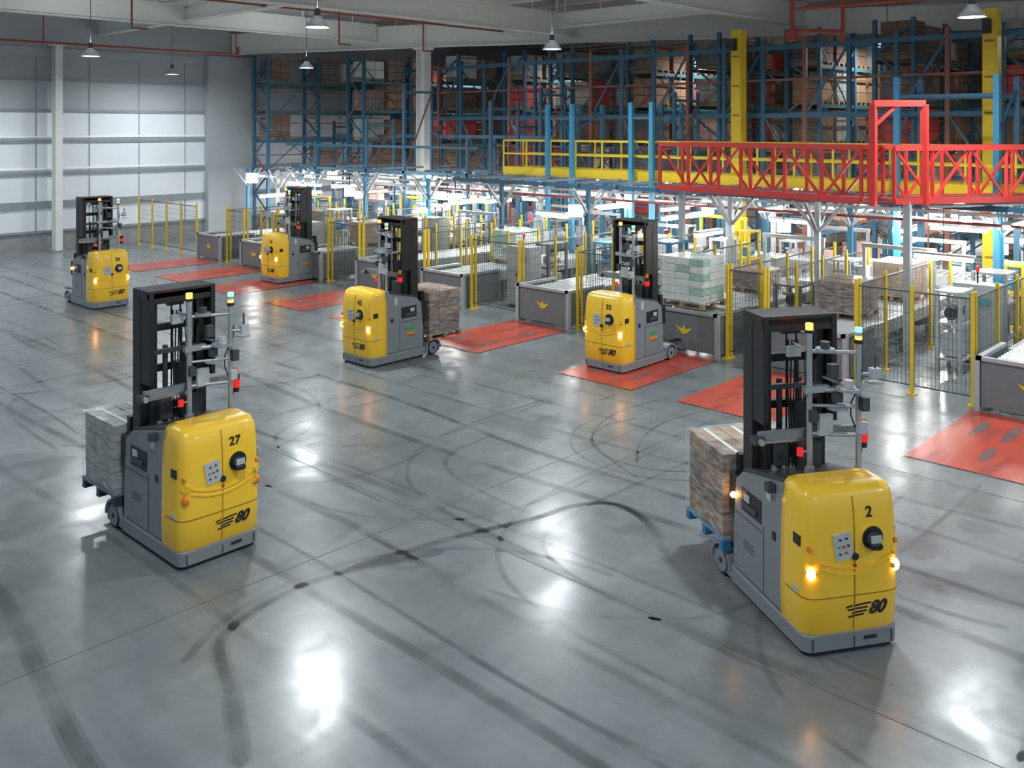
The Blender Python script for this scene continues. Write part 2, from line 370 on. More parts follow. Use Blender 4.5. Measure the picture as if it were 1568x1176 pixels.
    pts = [(0.42+0.05*math.sin(t*0.9), 0.56+0.04*math.cos(t*1.1), 1.55+0.12*t) for t in range(11)]
    p.path(pts, 0.008, 'black', 6)
    P['sensor_poles'] = p
    return P

PARTS = agv_parts(); FIRST = {}
def text(s, size, parent, x, z, name, shear=0.0, off=0.003):
    cu = bpy.data.curves.new(name, 'FONT'); cu.body = s; cu.size = size; cu.extrude = 0.002; cu.shear = shear
    cu.offset = off; cu.align_x = 'CENTER'; cu.align_y = 'CENTER'
    cu.materials.append(M['black'])
    o = bpy.data.objects.new(name, cu); C.objects.link(o); o.parent = parent
    o.rotation_euler = (math.radians(90), 0, 0); o.location = (x, fy(x, z)-0.006, z)
def agv(num, x, y, rz, lit):
    e = empty('automated_guided_forklift', (x, y, 0), rz)
    for k, mb in PARTS.items():
        if k not in FIRST:
            FIRST[k] = mb.build(k, e, bevel=0.006 if k in ('chassis', 'mast') else 0)
        else: link(FIRST[k], k, e)
    text(str(num), 0.15, e, 0.17, 1.38, 'fleet_number')
    text('80', 0.175, e, 0.245, 0.435, 'emblem', 0.45, 0.006)
    l = MB()
    for sx in (-1, 1):
        mt = 'amber_lit' if lit else 'amber_off'
        l.sphere((sx*0.465, -0.012, 0.83), 0.048, mt, 14, 8, 1.3)
        if lit and sx < 0: l.sphere((sx*0.545, 1.46, 1.05), 0.035, mt, 12, 8)
    l.build('indicator_lamps', e)
    return e
AG = [(27, 5.71, 10.23, 0, False), (2, 8.98, 3.85, -33, True), (32, 15.69, 12.17, -90, True),
      (45, 12.37, 16.41, -90, True), (54, 16.9, 27.17, -90, True), (36, 11.45, 26.7, 0, True)]
for n, x, y, r, lit in AG: agv(n, x, y, math.radians(r), lit)

# ---------------------------------------------------------------- pallets and loads
def load(name, x, y, z, rz, cart, pal, layers, nx=3, ny=3, lh=0.22, wrap=True, sx=1.2, sy=1.0, mix=None):
    mb = MB()
    for k in range(7): mb.box((-sx/2+0.05+k*(sx-0.1)/6, 0, 0.13), (0.1, sy, 0.02), pal)
    for yy in (-sy/2+0.05, 0, sy/2-0.05):
        mb.box((0, yy, 0.01), (sx, 0.1, 0.02), pal)
        for xx in (-sx/2+0.06, 0, sx/2-0.06): mb.box((xx, yy, 0.07), (0.11, 0.09, 0.10), pal)
    z0 = 0.14
    for l in range(layers):
        for i in range(nx):
            for j in range(ny):
                w = (sx-0.06)/nx; d = (sy-0.06)/ny
                c = cart if not mix or random.random() > 0.3 else mix
                mb.box((-sx/2+0.03+w*(i+0.5)+random.uniform(-.006,.006), -sy/2+0.03+d*(j+0.5)+random.uniform(-.006,.006), z0+lh*(l+0.5)), (w-0.012, d-0.012, lh-0.010), c)
        if l == layers-1:
            for i in range(nx): mb.box((-sx/2+0.03+(sx-0.06)/nx*(i+0.5), 0, z0+lh*layers), (0.05, sy-0.1, 0.004), 'carton_white' if cart!='carton_dark' else 'carton')
    if wrap:
        H = lh*layers+0.04; mb.box((0, 0, z0+H/2-0.03), (sx+0.01, sy+0.01, H), 'shrink_wrap')
    mb.build(name, bevel=0.004, loc=(x, y, z), rz=rz)
load('palletized_cartons', 5.71, 10.23+2.12, 0.338, 0, 'carton_grey', 'pallet_dark', 4, 3, 3, 0.22, mix='carton_grey')
a = math.radians(-33)
def loc_(x, y, r, lx, ly):
    r = math.radians(r); return x+lx*math.cos(r)-ly*math.sin(r), y+lx*math.sin(r)+ly*math.cos(r)
px, py = loc_(8.98, 3.85, -33, 0, 2.12); load('palletized_cartons', px, py, 0.338, a, 'carton', 'pallet_blue', 4, 3, 2, 0.24, mix='carton_dark')
px, py = loc_(12.37, 16.41, -90, 0, 2.12); load('palletized_cartons', px, py, 0.338, math.radians(-90), 'carton_dark', 'wood', 5, 3, 3, 0.19, mix='carton')
load('palletized_cartons', 18.95, 12.0, 0.99, math.radians(-90), 'carton_white', 'wood', 6, 3, 3, 0.17, mix='carton_green')
load('palletized_cartons', 22.2, 12.2, 0.91, 0, 'carton_dark', 'wood', 2, 3, 3, 0.2)
load('palletized_cartons', 20.7, 9.0, 0.91, 0, 'carton_dark', 'wood', 4, 3, 3, 0.17)
load('palletized_cartons', 21.5, 20.1, 0.91, 0, 'carton_white', 'wood', 5, 3, 3, 0.18, mix='carton_green')
load('palletized_cartons', 21.0, 27.0, 0.91, 0, 'carton', 'wood', 4, 3, 3, 0.18)
load('palletized_cartons', 23.6, 8.9, 0.91, 0, 'carton', 'wood', 4, 3, 3, 0.2)
load('palletized_cartons', 23.0, 16.1, 0.91, 0, 'carton_grey', 'wood', 5, 3, 3, 0.18)
load('palletized_cartons', 21.5, 30.3, 0.91, 0, 'carton_dark', 'wood', 5, 3, 3, 0.18)
load('palletized_cartons', 22.5, 33.6, 0.91, 0, 'carton_red', 'wood', 4, 3, 3, 0.18, mix='carton')

# ---------------------------------------------------------------- room
mb = MB(); mb.add([(-12,-14,0),(64,-14,0),(64,41,0),(-12,41,0)], [(0,1,2,3)], 'floor'); mb.build('floor')
mb = MB()
for x in (1.5, 8.2, 14.2): mb.box((x, 13, 0.0012), (0.008, 54, 0.002), 'joint')
for y in (-3, 9.4, 21.8, 34): mb.box((26, y, 0.0012), (76, 0.008, 0.002), 'joint')
mb.build('floor_joints')
PADS = [5.55, 9.8, 12.75, 17.1, 21.0, 24.2, 27.95, 31.3, 34.6]
for p in PADS:
    mb = MB(); mb.add([(14.9,p-1.9,0.012),(18.15,p-1.9,0.012),(18.15,p,0.012),(14.9,p,0.012)], [(0,1,2,3)], 'pad_red')
    for yy in (0.45, 0.95, 1.45):
        for (x0, x1) in ((15.4, 16.2), (16.6, 17.6)):
            c = (x0+x1)/2; pts = [(c+(x1-x0)/2*math.cos(t*math.pi/8), p-yy+0.09*math.sin(t*math.pi/8), 0.014) for t in range(16)]
            if random.random() < 0.7: mb.add(pts, [tuple(range(16))], 'pad_wear')
    mb.build('painted_floor_pad')
def strip(mb, pts, w, mt, z):
    P = [pts[0]]+list(pts)+[pts[-1]]; Q = []
    for i in range(1, len(P)-2):
        for k in range(8):
            t = k/8; a, b, c, d = [Vector((*q, 0)) for q in P[i-1:i+3]]
            Q.append(0.5*((2*b)+(-a+c)*t+(2*a-5*b+4*c-d)*t*t+(-a+3*b-3*c+d)*t**3))
    Q.append(Vector((*P[-2], 0))); vs = []
    for i, q in enumerate(Q):
        d = (Q[min(i+1, len(Q)-1)]-Q[max(i-1, 0)]).normalized(); n = Vector((-d.y, d.x, 0))*w/2
        if i in (0, len(Q)-1): n *= 0.05
        vs += [(q.x+n.x, q.y+n.y, z), (q.x-n.x, q.y-n.y, z)]
    mb.add(vs, [(2*i, 2*i+1, 2*i+3, 2*i+2) for i in range(len(Q)-1)], mt)
mb = MB(); zc = [0.0025]
def T(pts, w=0.2, mt='tyre_mark'):
    for k in (1.0, 0.6):
        strip(mb, pts, w*k, mt, zc[0]); zc[0] += 0.00005
def arc(cx, cy, r, a0, a1, n=9): return [(cx+r*math.cos(math.radians(a0+(a1-a0)*i/n)), cy+r*math.sin(math.radians(a0+(a1-a0)*i/n))) for i in range(n+1)]
T([(6.6,8.9),(8.0,8.6),(9.13,8.25),(9.83,8.12),(10.26,7.73),(10.07,7.06),(9.46,6.36)], 0.15); T([(8.0,8.6),(9.13,8.25),(9.83,8.12),(10.26,7.73),(10.07,7.06)], 0.12)
T([(11.75,8.45),(12.67,9.02),(13.8,9.26),(15.2,8.98)], 0.05)
T([(11.2,8.0),(12.1,9.6),(13.6,10.2),(15.2,10.0)], 0.05)
T([(3.95,6.76),(4.4,7.7),(4.82,8.61),(5.74,8.95),(6.62,8.85),(7.69,8.41)], 0.20); T([(4.4,7.7),(4.82,8.61),(5.74,8.95),(6.62,8.85)], 0.12)
T([(3.1,6.0),(3.1,7.66),(3.35,9.5),(3.55,11.15),(3.5,14)], 0.22)
T(arc(12.9, 8.6, 1.3, 60, 290), 0.05); T(arc(12.9, 8.6, 1.65, 80, 270), 0.05)
T(arc(9.0, 13.5, 2.4, 150, 300), 0.08, 'tyre_faint'); T(arc(6.0, 6.5, 2.6, 0, 130), 0.12, 'tyre_faint'); T(arc(11, 18.5, 2.2, 180, 320), 0.10); T(arc(7.5, 16, 3.0, 240, 390), 0.08, 'tyre_faint')
T(arc(4.4, 14.5, 2.0, 270, 400), 0.10, 'tyre_faint'); T(arc(12.6, 3.6, 2.2, 90, 200), 0.12); T(arc(8, 22, 3, 200, 330), 0.1); T(arc(13, 22.5, 2, 90, 240), 0.1)
for x, w in ((4.9,0.14),(6.1,0.16),(6.35,0.08),(7.25,0.14),(8.3,0.18),(8.6,0.09),(10.1,0.20),(11.2,0.14),(12.2,0.14),(13.3,0.14)):
    T([(x+random.uniform(-.22,.22), y) for y in (-2, 2, 6, 10, 14, 18, 22, 26, 30, 38)], w, 'tyre_faint' if random.random() < 0.5 else 'tyre_mark')
for y in (2.2, 5.0, 8.6, 11.6, 14.6, 16.2, 20, 24, 26.9, 30):
    x = random.choice([5, 6.3, 7.3, 8.4, 10.2])
    for o in (0, 0.8):
        T([(x+o, y-4.5), (x+0.1+o, y-2.2), (x+0.7+o*.8, y-0.8-o*.2), (x+2.2+o*.3, y-o*.8), (x+5, y+0.1-o), (14.5, y+0.1-o)], 0.09, 'tyre_faint')
    T([(x, y+4.5), (x+0.1, y+2.2), (x+0.7, y+0.8), (x+2.2, y), (14.5, y)], 0.08, 'tyre_faint')
mb.build('tyre_marks')

# left wall (y = 41)
mb = MB()
X0, X1 = -12, 64
mb.span((X0,41.0,0),(X1,41.3,0.8),'kerb'); mb.span((X0,41.0,0.8),(X1,41.3,5.9),'wall_panel'); mb.span((X0,41.0,5.9),(X1,41.3,10.4),'wall_shade_and_pilaster')
for z, h, mt in ((0.82,0.10,'wall_strip'),(1.95,0.30,'wall_strip'),(3.25,0.14,'wall_strip'),(3.45,0.08,'girt_white'),(4.62,0.14,'wall_strip'),(4.8,0.08,'girt_white'),(5.9,0.12,'wall_strip'),(7.2,0.10,'wall_strip'),(8.35,0.4,'wall_shade_and_pilaster')):
    mb.span((X0,40.93,z-h/2),(X1,41.0,z+h/2),mt)
for k in range(34): mb.span((X0+k*2.2,40.975,0.87),(X0+k*2.2+0.03,41.0,8.2),'wall_strip')
mb.span((22.0,40.6,0),(24.3,41.0,8.6),'wall_shade_and_pilaster')
mb.build('wall_left')
mb = MB(); mb.span((64,-14,0),(64.3,41.3,10.4),'wall_dark')
for k in range(12): mb.span((63.95,-14+k*4.6,0),(64,-13.7+k*4.6,10.3),'wall_strip')
mb.build('wall_back')
mb = MB(); mb.span((-12,-14,10.4),(64,41.3,10.6),'roof_deck')
for k in range(38): mb.span((-12+2*k,-14,10.33),(-11.92+2*k,41,10.4),'beam_paint')
mb.build('ceiling')
def hbeam(mb, p0, p1, depth, flange, mt, z):
    mb.beam((*p0, z+depth/2), (*p1, z+depth/2), 0.05, depth, mt)
    mb.beam((*p0, z+0.02), (*p1, z+0.02), flange, 0.04, mt); mb.beam((*p0, z+depth-0.02), (*p1, z+depth-0.02), flange, 0.04, mt)
mb = MB(); pts = [(23.4,40.9),(27.0,30.9),(36.8,9.5),(46,-10.5)]
for a_, b_ in zip(pts[:-1], pts[1:]): hbeam(mb, a_, b_, 1.0, 0.35, 'beam_paint', 8.72)
for p in pts[1:3]: mb.box((p[0], p[1], 9.2), (0.3, 0.3, 0.9), 'beam_paint')
mb.build('roof_girder')
for (a_, b_, z, d) in (((-10,24.5),(30,24.5),8.95,0.9), ((-10,33),(26,33),9.0,0.8), ((-10,16),(33,16),8.95,0.9), ((17,-12),(17,40.9),9.2,0.6), ((6,-12),(6,40.9),9.2,0.6), ((28.5,16),(28.5,40.9),9.2,0.6)):
    mb = MB(); hbeam(mb, a_, b_, d, 0.3, 'beam_paint', z)
    n = 14
    for k in range(n):
        t = (k+0.5)/n; q = (a_[0]+(b_[0]-a_[0])*t, a_[1]+(b_[1]-a_[1])*t)
        mb.cyl((*q, z+d-0.01), (*q, 10.4), 0.04, 'beam_paint', 8)
    mb.build('roof_girder')
def column(x, y, h, w=0.42):
    mb = MB()
    mb.box((x, y, h/2), (0.04, w, h), 'column_paint')
    for s in (-1, 1): mb.box((x, y+s*w/2, h/2), (w*.8, 0.04, h), 'column_paint')
    mb.box((x, y, 0.03), (w+0.2, w+0.2, 0.06), 'kerb'); mb.box((x, y, h-0.05), (w+0.15, w+0.15, 0.1), 'column_paint')
    mb.build('steel_column')
column(27.0, 30.9, 8.72, 0.5); column(15.1, 40.5, 8.7, 0.36); column(36.8, 9.5, 8.72); column(2, 40.5, 8.7, .36)

# sprinkler pipes
mb = MB()
mb.cyl((-5,36.2,8.35),(21,36.2,8.35),0.045,'pipe_red'); mb.cyl((21,36.2,8.35),(21,36.2,8.7),0.05,'pipe_red')
for x in (5, 13, 20.9): mb.cyl((x,36.2,8.35),(x,36.2,10.38),0.025,'pipe_red',8)
mb.build('sprinkler_pipe')
mb = MB()
mb.cyl((2,27.5,9.3),(33,27.5,9.3),0.04,'pipe_red')
for x in (8, 12.4, 20, 24, 32): mb.cyl((x,27.5,8.2),(x,27.5,10.38),0.03,'pipe_red',8); mb.cyl((x,27.5,8.2),(x+0.5,27.5,8.2),0.03,'pipe_red',8)
mb.build('sprinkler_pipe')
mb = MB()
mb.cyl((26,13,7.9),(26,13,10.38),0.07,'pipe_red'); mb.box((26,13,7.95),(0.3,0.3,0.3),'pipe_red'); mb.cyl((26,13,8.1),(27.3,12,8.1),0.07,'pipe_red'); mb.cyl((27.3,12,7.8),(27.3,12,10.38),0.06,'pipe_red')
mb.cyl((26,13,8.75),(28,-5,8.75),0.05,'pipe_red')
mb.build('sprinkler_pipe')

# high bay lamps
def lamp(x, y, w=300, up=0):
    mb = MB()
    prof = [(0.05,0.27),(0.09,0.26),(0.12,0.20),(0.19,0.13),(0.26,0.04),(0.27,0.0)]
    n = 24; vs = [(r*math.cos(2*math.pi*i/n), r*math.sin(2*math.pi*i/n), z) for r, z in prof for i in range(n)]
    mb.add(vs, [(j*n+i, j*n+(i+1) % n, (j+1)*n+(i+1) % n, (j+1)*n+i) for j in range(len(prof)-1) for i in range(n)], 'lamp_dome', True)
    mb.cyl((0,0,0.26),(0,0,0.42),0.07,'chassis_dark',16); mb.cyl((0,0,0.42),(0,0,2.92),0.010,'black',8)
    mb.cyl((0,0,0.02),(0,0,0.04),0.24,'lamp_disc',24)
    o = mb.build('high_bay_lamp', loc=(x, y, 7.46))
    ld = bpy.data.lights.new('lamp_light', 'AREA'); ld.shape = 'DISK'; ld.size = 0.5; ld.energy = w; ld.color = (0.92, 0.98, 1.0)
    lo = bpy.data.objects.new('lamp_light', ld); C.objects.link(lo); lo.parent = o; lo.location = (0, 0, -0.01)
    if up:
        ld = bpy.data.lights.new('ceiling_fill', 'AREA'); ld.shape = 'DISK'; ld.size = 0.5; ld.energy = up; ld.color = (0.95, 0.98, 1.0)  # upward light added above the dome to brighten girders and roof
        lo = bpy.data.objects.new('ceiling_fill', ld); C.objects.link(lo); lo.parent = o; lo.location = (0, 0, 0.45); lo.rotation_euler[0] = math.pi
for x in (4, 12.2, 20.3):
    for y in (-6, 6.2, 17.6, 30):
        e_ = 350 if (y < 18 and x > 5) else 230
        lamp(x, y, e_, 60 if x > 5 and y > 0 else 0)
lamp(18.8, 37.8, 240); lamp(10, 37.8, 290); lamp(2, 37.8, 290)

# ---------------------------------------------------------------- racks
def goods(g, cx, y0, z, h, mt):
    for q in (-0.4, 0, 0.4): g.box((cx+q, y0, z+0.05), (0.12, 1.1, 0.10), 'wood')
    g.box((cx, y0, z+0.11), (1.1, 1.1, 0.02), 'wood')
    nn = max(1, int(h/0.3))
    for a in range(2):
        for b in range(2):
            for c in range(nn): g.box((cx-0.26+0.52*a, y0-0.26+0.52*b, z+0.12+(c+0.5)*h/nn), (0.50, 0.50, h/nn-0.02), mt)
def rack(y0, x0, x1, prob, H=8.6, low=0.0):
    e = empty('pallet_rack', (0, 0, 0)); mb = MB(); g = MB()
    n = max(1, int((x1-x0)/2.8)); lv = [3.2, 4.6, 6.0, 7.35]
    for i in range(n+1):
        x = x0+i*2.8
        for yy in (y0-0.6, y0+0.6): mb.box((x, yy, H/2), (0.14, 0.12, H), 'rack_blue')
        z = 0.3; k = 0
        while z+0.9 < H:
            a_, b_ = (y0-0.6, y0+0.6) if k % 2 else (y0+0.6, y0-0.6)
            mb.beam((x, a_, z), (x, b_, z+0.9), 0.06, 0.06, 'rack_blue' if k % 3 else 'rack_brace')
            if k % 2 == 0: mb.beam((x, a_, z), (x, b_, z), 0.06, 0.06, 'rack_teal')
            z += 0.9; k += 1
        if i < n:
            for z in lv:
                for yy in (y0-0.6, y0+0.6): mb.box((x+1.4, yy, z-0.07), (2.7, 0.06, 0.13), 'rack_blue' if z < 6 else 'rack_teal')
            for zz in (1.7, 3.9, 5.4, 6.9, 8.4): mb.box((x+1.4, y0-0.6, zz), (2.7, 0.04, 0.05), 'rack_brace')
            if i % 2 == 0:
                for za, zb in ((3.2,5.4),(5.4,8.0)): mb.beam((x, y0-0.62, za), (x+2.8, y0-0.62, zb), 0.035, 0.045, 'rack_teal'); mb.beam((x+2.8, y0-0.62, za), (x, y0-0.62, zb), 0.035, 0.045, 'rack_teal')
            for z in lv:
                for k in (0, 1):
                    if random.random() < prob:
                        goods(g, x+0.75+1.3*k, y0, z, random.uniform(0.8, 1.14), random.choice(['carton','carton','carton_grey','carton_dark','carton_grey','carton_red','carton_white','carton_pink'] if random.random() < 0.6 else ['carton_dark','wall_dark','carton_dark','carton']))
            for z in (0.0, 1.65):
                if z: mb.box((x+1.4, y0-0.6, z-0.07), (2.7, 0.06, 0.1), 'rack_blue')
                for k in (0, 1):
                    if random.random() < low: goods(g, x+0.75+1.3*k, y0, z, random.uniform(0.5, 1.1), random.choice(['carton_pink','carton','carton_white','carton_red','carton_grey']))
    mb.build('frame', e)
    if g.v: g.build('stored_goods', e)
rack(38.6, 23.6, 34, 0.3, low=.3); rack(38.6, 34.9, 60, 0.7, low=.5)
rack(35.0, 26.4, 60, 0.9, low=.4)
for i, y in enumerate((31.6, 28.2, 24.8, 21.4, 18.0, 14.6, 11.2, 7.8, 4.4, 1.0)):
    rack(y, 29.2+(0.8*(i % 2)), 60, 0.98, low=.45)
mb = MB()
for z in (5.6, 7.9):
    mb.box((28.9, 17.5, z), (0.12, 36, 0.16), 'rack_blue')
for z in (3.5, 5.8, 8.1): mb.box((33, 17.5, z), (0.1, 36, 0.12), 'rack_blue')
for z in (4.4, 6.8): mb.box((28.95, 17.5, z), (0.07, 36, 0.08), 'rack_brace')
for k in range(24):
    y = 0.5+k*1.5; mb.box((28.9, y, 4.1), (0.13, 0.13, 8.2), 'rack_blue' if k % 3 else 'rack_brace')
    if k < 23:
        if k % 2: mb.beam((28.9,y,3.3),(28.9,y+1.5,5.6),0.06,0.06,'rack_teal')
        else: mb.beam((28.9,y+1.5,5.6),(28.9,y,7.9),0.06,0.06,'rack_blue')
mb.build('rack_tie_frame')

# ---------------------------------------------------------------- stations: conveyors & fences
def conveyor(yc, x0, x1):
    mb = MB(); w = 1.45
    mb.span((18.25,yc-0.88,0.08),(18.31,yc+0.88,0.95),'conv_grey')
    for s in (-1, 1):
        mb.span((18.25,yc+s*0.85-0.03,0.08),(19.7,yc+s*0.85+0.03,0.95),'conv_grey'); mb.span((18.2,yc+s*0.88-0.05,0),(18.3,yc+s*0.88+0.05,1.0),'conv_light')
        mb.span((18.2,yc+s*0.85-0.05,0.93),(19.75,yc+s*0.85+0.05,1.0),'conv_light')
        mb.span((19.7,yc+s*w/2-0.04,0.62),(x1,yc+s*w/2+0.04,0.90),'conv_light')
        x = 20
        while x < x1: mb.span((x,yc+s*w/2-0.04,0),(x+0.08,yc+s*w/2+0.04,0.62),'conv_grey'); mb.span((x-0.05,yc+s*w/2-0.09,0),(x+0.13,yc+s*w/2+0.09,0.03),'conv_grey'); x += 1.6
    mb.span((18.2,yc-0.88,0.93),(18.3,yc+0.88,1.0),'conv_light')
    x = 18.5
    while x < x1: mb.cyl((x,yc-w/2+0.04,0.86),(x,yc+w/2-0.04,0.86),0.05,'roller',8); x += 0.17
    X = 18.235
    mb.add([(X,yc+0.02,0.42),(X,yc+0.22,0.62),(X,yc+0.04,0.56),(X,yc-0.02,0.66),(X,yc-0.06,0.55),(X,yc-0.24,0.60),(X,yc-0.10,0.46)], [(0,1,2,3,4,5,6)], 'safety_yellow')
    mb.box((21.5,yc+0.55,0.55),(0.6,0.3,0.3),'safety_yellow'); mb.box((23.7,yc-0.3,0.5),(0.9,0.5,0.3),'chassis_dark')
    for X in (random.uniform(21.5, 24), random.uniform(25, 27.5)):
        cc = 'conv_light' if random.random() < .5 else 'safety_yellow'
        for s in (-1, 1): mb.box((X, yc+s*0.85, 1.1), (0.08, 0.08, 2.2), cc)
        mb.box((X, yc, 2.2), (0.1, 1.8, 0.1), cc); mb.box((X+0.1, yc+0.9, 1.4), (0.3, 0.2, 0.5), 'panel_grey')
    mb.build('roller_conveyor')
def fence(p0, p1, H=2.0):
    mb = MB(); p0 = Vector((*p0, 0)); p1 = Vector((*p1, 0)); L = (p1-p0).length; n = max(1, round(L/1.3)); d = (p1-p0)/n; u = d.normalized()
    for i in range(n+1):
        q = p0+d*i; mb.box((q.x, q.y, H/2+0.06), (0.06, 0.06, H+0.12), 'safety_yellow'); mb.box((q.x, q.y, 0.01), (0.16, 0.16, 0.02), 'safety_yellow')
        if i < n:
            a = q+u*0.05; b = q+d-u*0.05
            for z in (0.18, H): mb.beam((a.x,a.y,z),(b.x,b.y,z),0.025,0.025,'wire')
            z = 0.38
            while z < H: mb.beam((a.x,a.y,z),(b.x,b.y,z),0.006,0.006,'wire'); z += 0.2
            m_ = int((b-a).length/0.075)
            for k in range(m_+1):
                c = a+(b-a)*k/m_; mb.beam((c.x,c.y,0.18),(c.x,c.y,H),0.006,0.006,'wire')
    mb.build('safety_fence')
cent = [p-0.95 for p in PADS]
for c in cent: conveyor(c, 18.2, 28.3)
conveyor(0.6, 18.2, 28.3)
for i in range(len(cent)-1):
    lo, hi = cent[i]+1.02, cent[i+1]-1.02
    if hi-lo > 0.6:
        fence((18.45, lo), (18.45, hi))
        fence((18.6, lo), (24.0, lo)) ; fence((18.6, hi), (24.0, hi))
    else: fence((18.6, (lo+hi)/2), (23.8, (lo+hi)/2))
fence((18.45, 35.0), (18.45, 40.2)); fence((18.45, 1.8), (18.45, 3.4))
def cabinet(x, y, h=1.7, mt='conv_light'):
    mb = MB(); mb.box((x,y,h/2+0.05),(0.5,0.9,h),mt); mb.box((x,y,0.04),(0.42,0.82,0.08),'chassis_dark')
    mb.box((x-0.255,y,h/2+0.05),(0.012,0.01,h-0.1),'chassis_dark'); mb.box((x-0.26,y+0.06,h*0.55),(0.02,0.03,0.14),'black')
    mb.box((x-0.26,y-0.22,h*0.82),(0.02,0.24,0.18),'screen_teal'); mb.cyl((x,y,h+0.05),(x,y,h+0.3),0.02,'black',8); mb.cyl((x,y,h+0.3),(x,y,h+0.42),0.035,'red_lamp',10)
    mb.build('control_cabinet', bevel=0.01)
cabinet(19.8, 18.25); cabinet(19.6, 28.7); cabinet(22.0, 6.6); cabinet(22.4, 25.0, 1.9)

# lower-level steel
mb = MB()
ys = [y for y in [0.6+1.25*k for k in range(31)] if not any(abs(y-c) < 0.98 for c in cent)]
for y in ys:
    for x in (22.6, 24.6, 27.4):
        if abs(x-27.4) < .1 and abs(y-30.9) < .8: continue
        if x < 23 and random.random() < 0.4: continue
        H = 3.3 if (x < 23 or random.random() < .3) else random.uniform(4.4, 7.0)
        if x < 26 and y < 24: H = 3.3
        mb.box((x, y, H/2), (0.12, 0.12, H), random.choice(['rack_blue','rack_blue','bright_blue','conv_light']) if H < 4 else 'rack_blue')
        if H > 4:
            mb.beam((x,y,H-0.3),(x+1.5,y,H-0.3),0.07,0.1,'rack_teal'); mb.beam((x,y,3.4),(x+1.5,y,H-0.3),0.05,0.05,'rack_brace')
            mb.box((x+1.5, y, H/2), (0.09, 0.09, H), 'rack_blue')
        for s in (-1, 1):
            mb.beam((x,y,2.5),(x,y+s*0.7,3.3),0.07,0.07,'conv_light'); mb.beam((x,y,2.5),(x+s*0.7,y,3.3),0.07,0.07,'conv_light')
for x in (24.6, 27.4): mb.box((x, 19, 3.36), (0.12, 37, 0.12), 'rack_blue')
mb.box((22.6, 12.5, 3.36), (0.12, 23.5, 0.12), 'rack_blue'); mb.box((22.6, 31.5, 3.0), (0.08, 12, 0.08), 'conv_light')
for k in range(16):
    y = 1+k*1.45; mb.beam((22.4,y,3.46),(28.8,y,3.46),0.07,0.08,'conv_grey')
for k in range(5):
    y = 25+k*2.9; mb.beam((24.4,y,3.46),(28.8,y,3.46),0.07,0.08,'conv_grey')
mb.beam((27.4,24,4.8),(27.4,38,4.8),0.1,0.14,'rack_blue'); mb.beam((24.6,25,4.4),(24.6,38,4.4),0.08,0.1,'rack_blue')
for x, z in ((23.4, 3.15), (26.2, 3.1), (25.4, 2.8)): mb.box((x, 19, z), (0.2, 36, 0.06), 'conv_light')
for x, z in ((23.0, 2.95), (26.8, 2.9)): mb.cyl((x, 1, z), (x, 38, z), 0.035, 'pipe_red', 8)
mb.build('conveyor_support_frame')
def transfer(x, y0, y1, z=1.25):
    mb = MB()
    for s in (-1, 1): mb.span((x+s*0.5-0.04,y0,z-0.22),(x+s*0.5+0.04,y1,z+0.04),'conv_light')
    y = y0+0.1
    while y < y1: mb.cyl((x-0.46,y,z),(x+0.46,y,z),0.04,'roller',8); y += 0.2
    y = y0+0.2
    while y < y1:
        for s in (-1, 1): mb.box((x+s*0.5, y, z/2-0.1), (0.07, 0.07, z-0.2), 'safety_yellow' if s < 0 else 'conv_grey')
        y += 2.4
    mb.build('transfer_conveyor')
transfer(26.1, 1, 15); transfer(26.1, 16.5, 29.8); transfer(24.0, 30.5, 38.5)
def machine(x, y):
    mb = MB(); h = random.uniform(1.2, 2.3); w = random.uniform(0.5, 0.9); d = random.uniform(0.4, 0.7)
    c1 = random.choice(['conv_light','panel_grey','safety_yellow','conv_grey','bright_blue'])
    for sx in (-1, 1):
        for sy in (-1, 1): mb.box((x+sx*w/2, y+sy*d/2, h/2), (0.07, 0.07, h), c1)
    for z in (0.3, h*0.6, h-0.04): mb.box((x, y, z), (w+0.05, d+0.05, 0.05), c1)
    mb.box((x, y, 0.6), (w*0.7, d*0.7, 0.5), random.choice(['chassis_dark','conv_grey','panel_grey']))
    mb.cyl((x-w*0.3, y, h*0.6+0.2), (x+w*0.3, y, h*0.6+0.2), 0.14, random.choice(['bright_blue','conv_light','chassis_dark']), 14)
    mb.cyl((x, y-d*0.5, h*0.8), (x, y+d*0.5, h*0.8), 0.04, 'silver', 8)
    mb.build('conveyor_drive_unit')
for i in range(len(cent)-1):
    lo, hi = cent[i]+1.1, cent[i+1]-1.1; m_ = (lo+hi)/2
    for x in (20.9, 23.6, 25.2, 28.0):
        if hi-lo > 0.5 and random.random() < 0.9: machine(x+random.uniform(-.1,.1), m_)

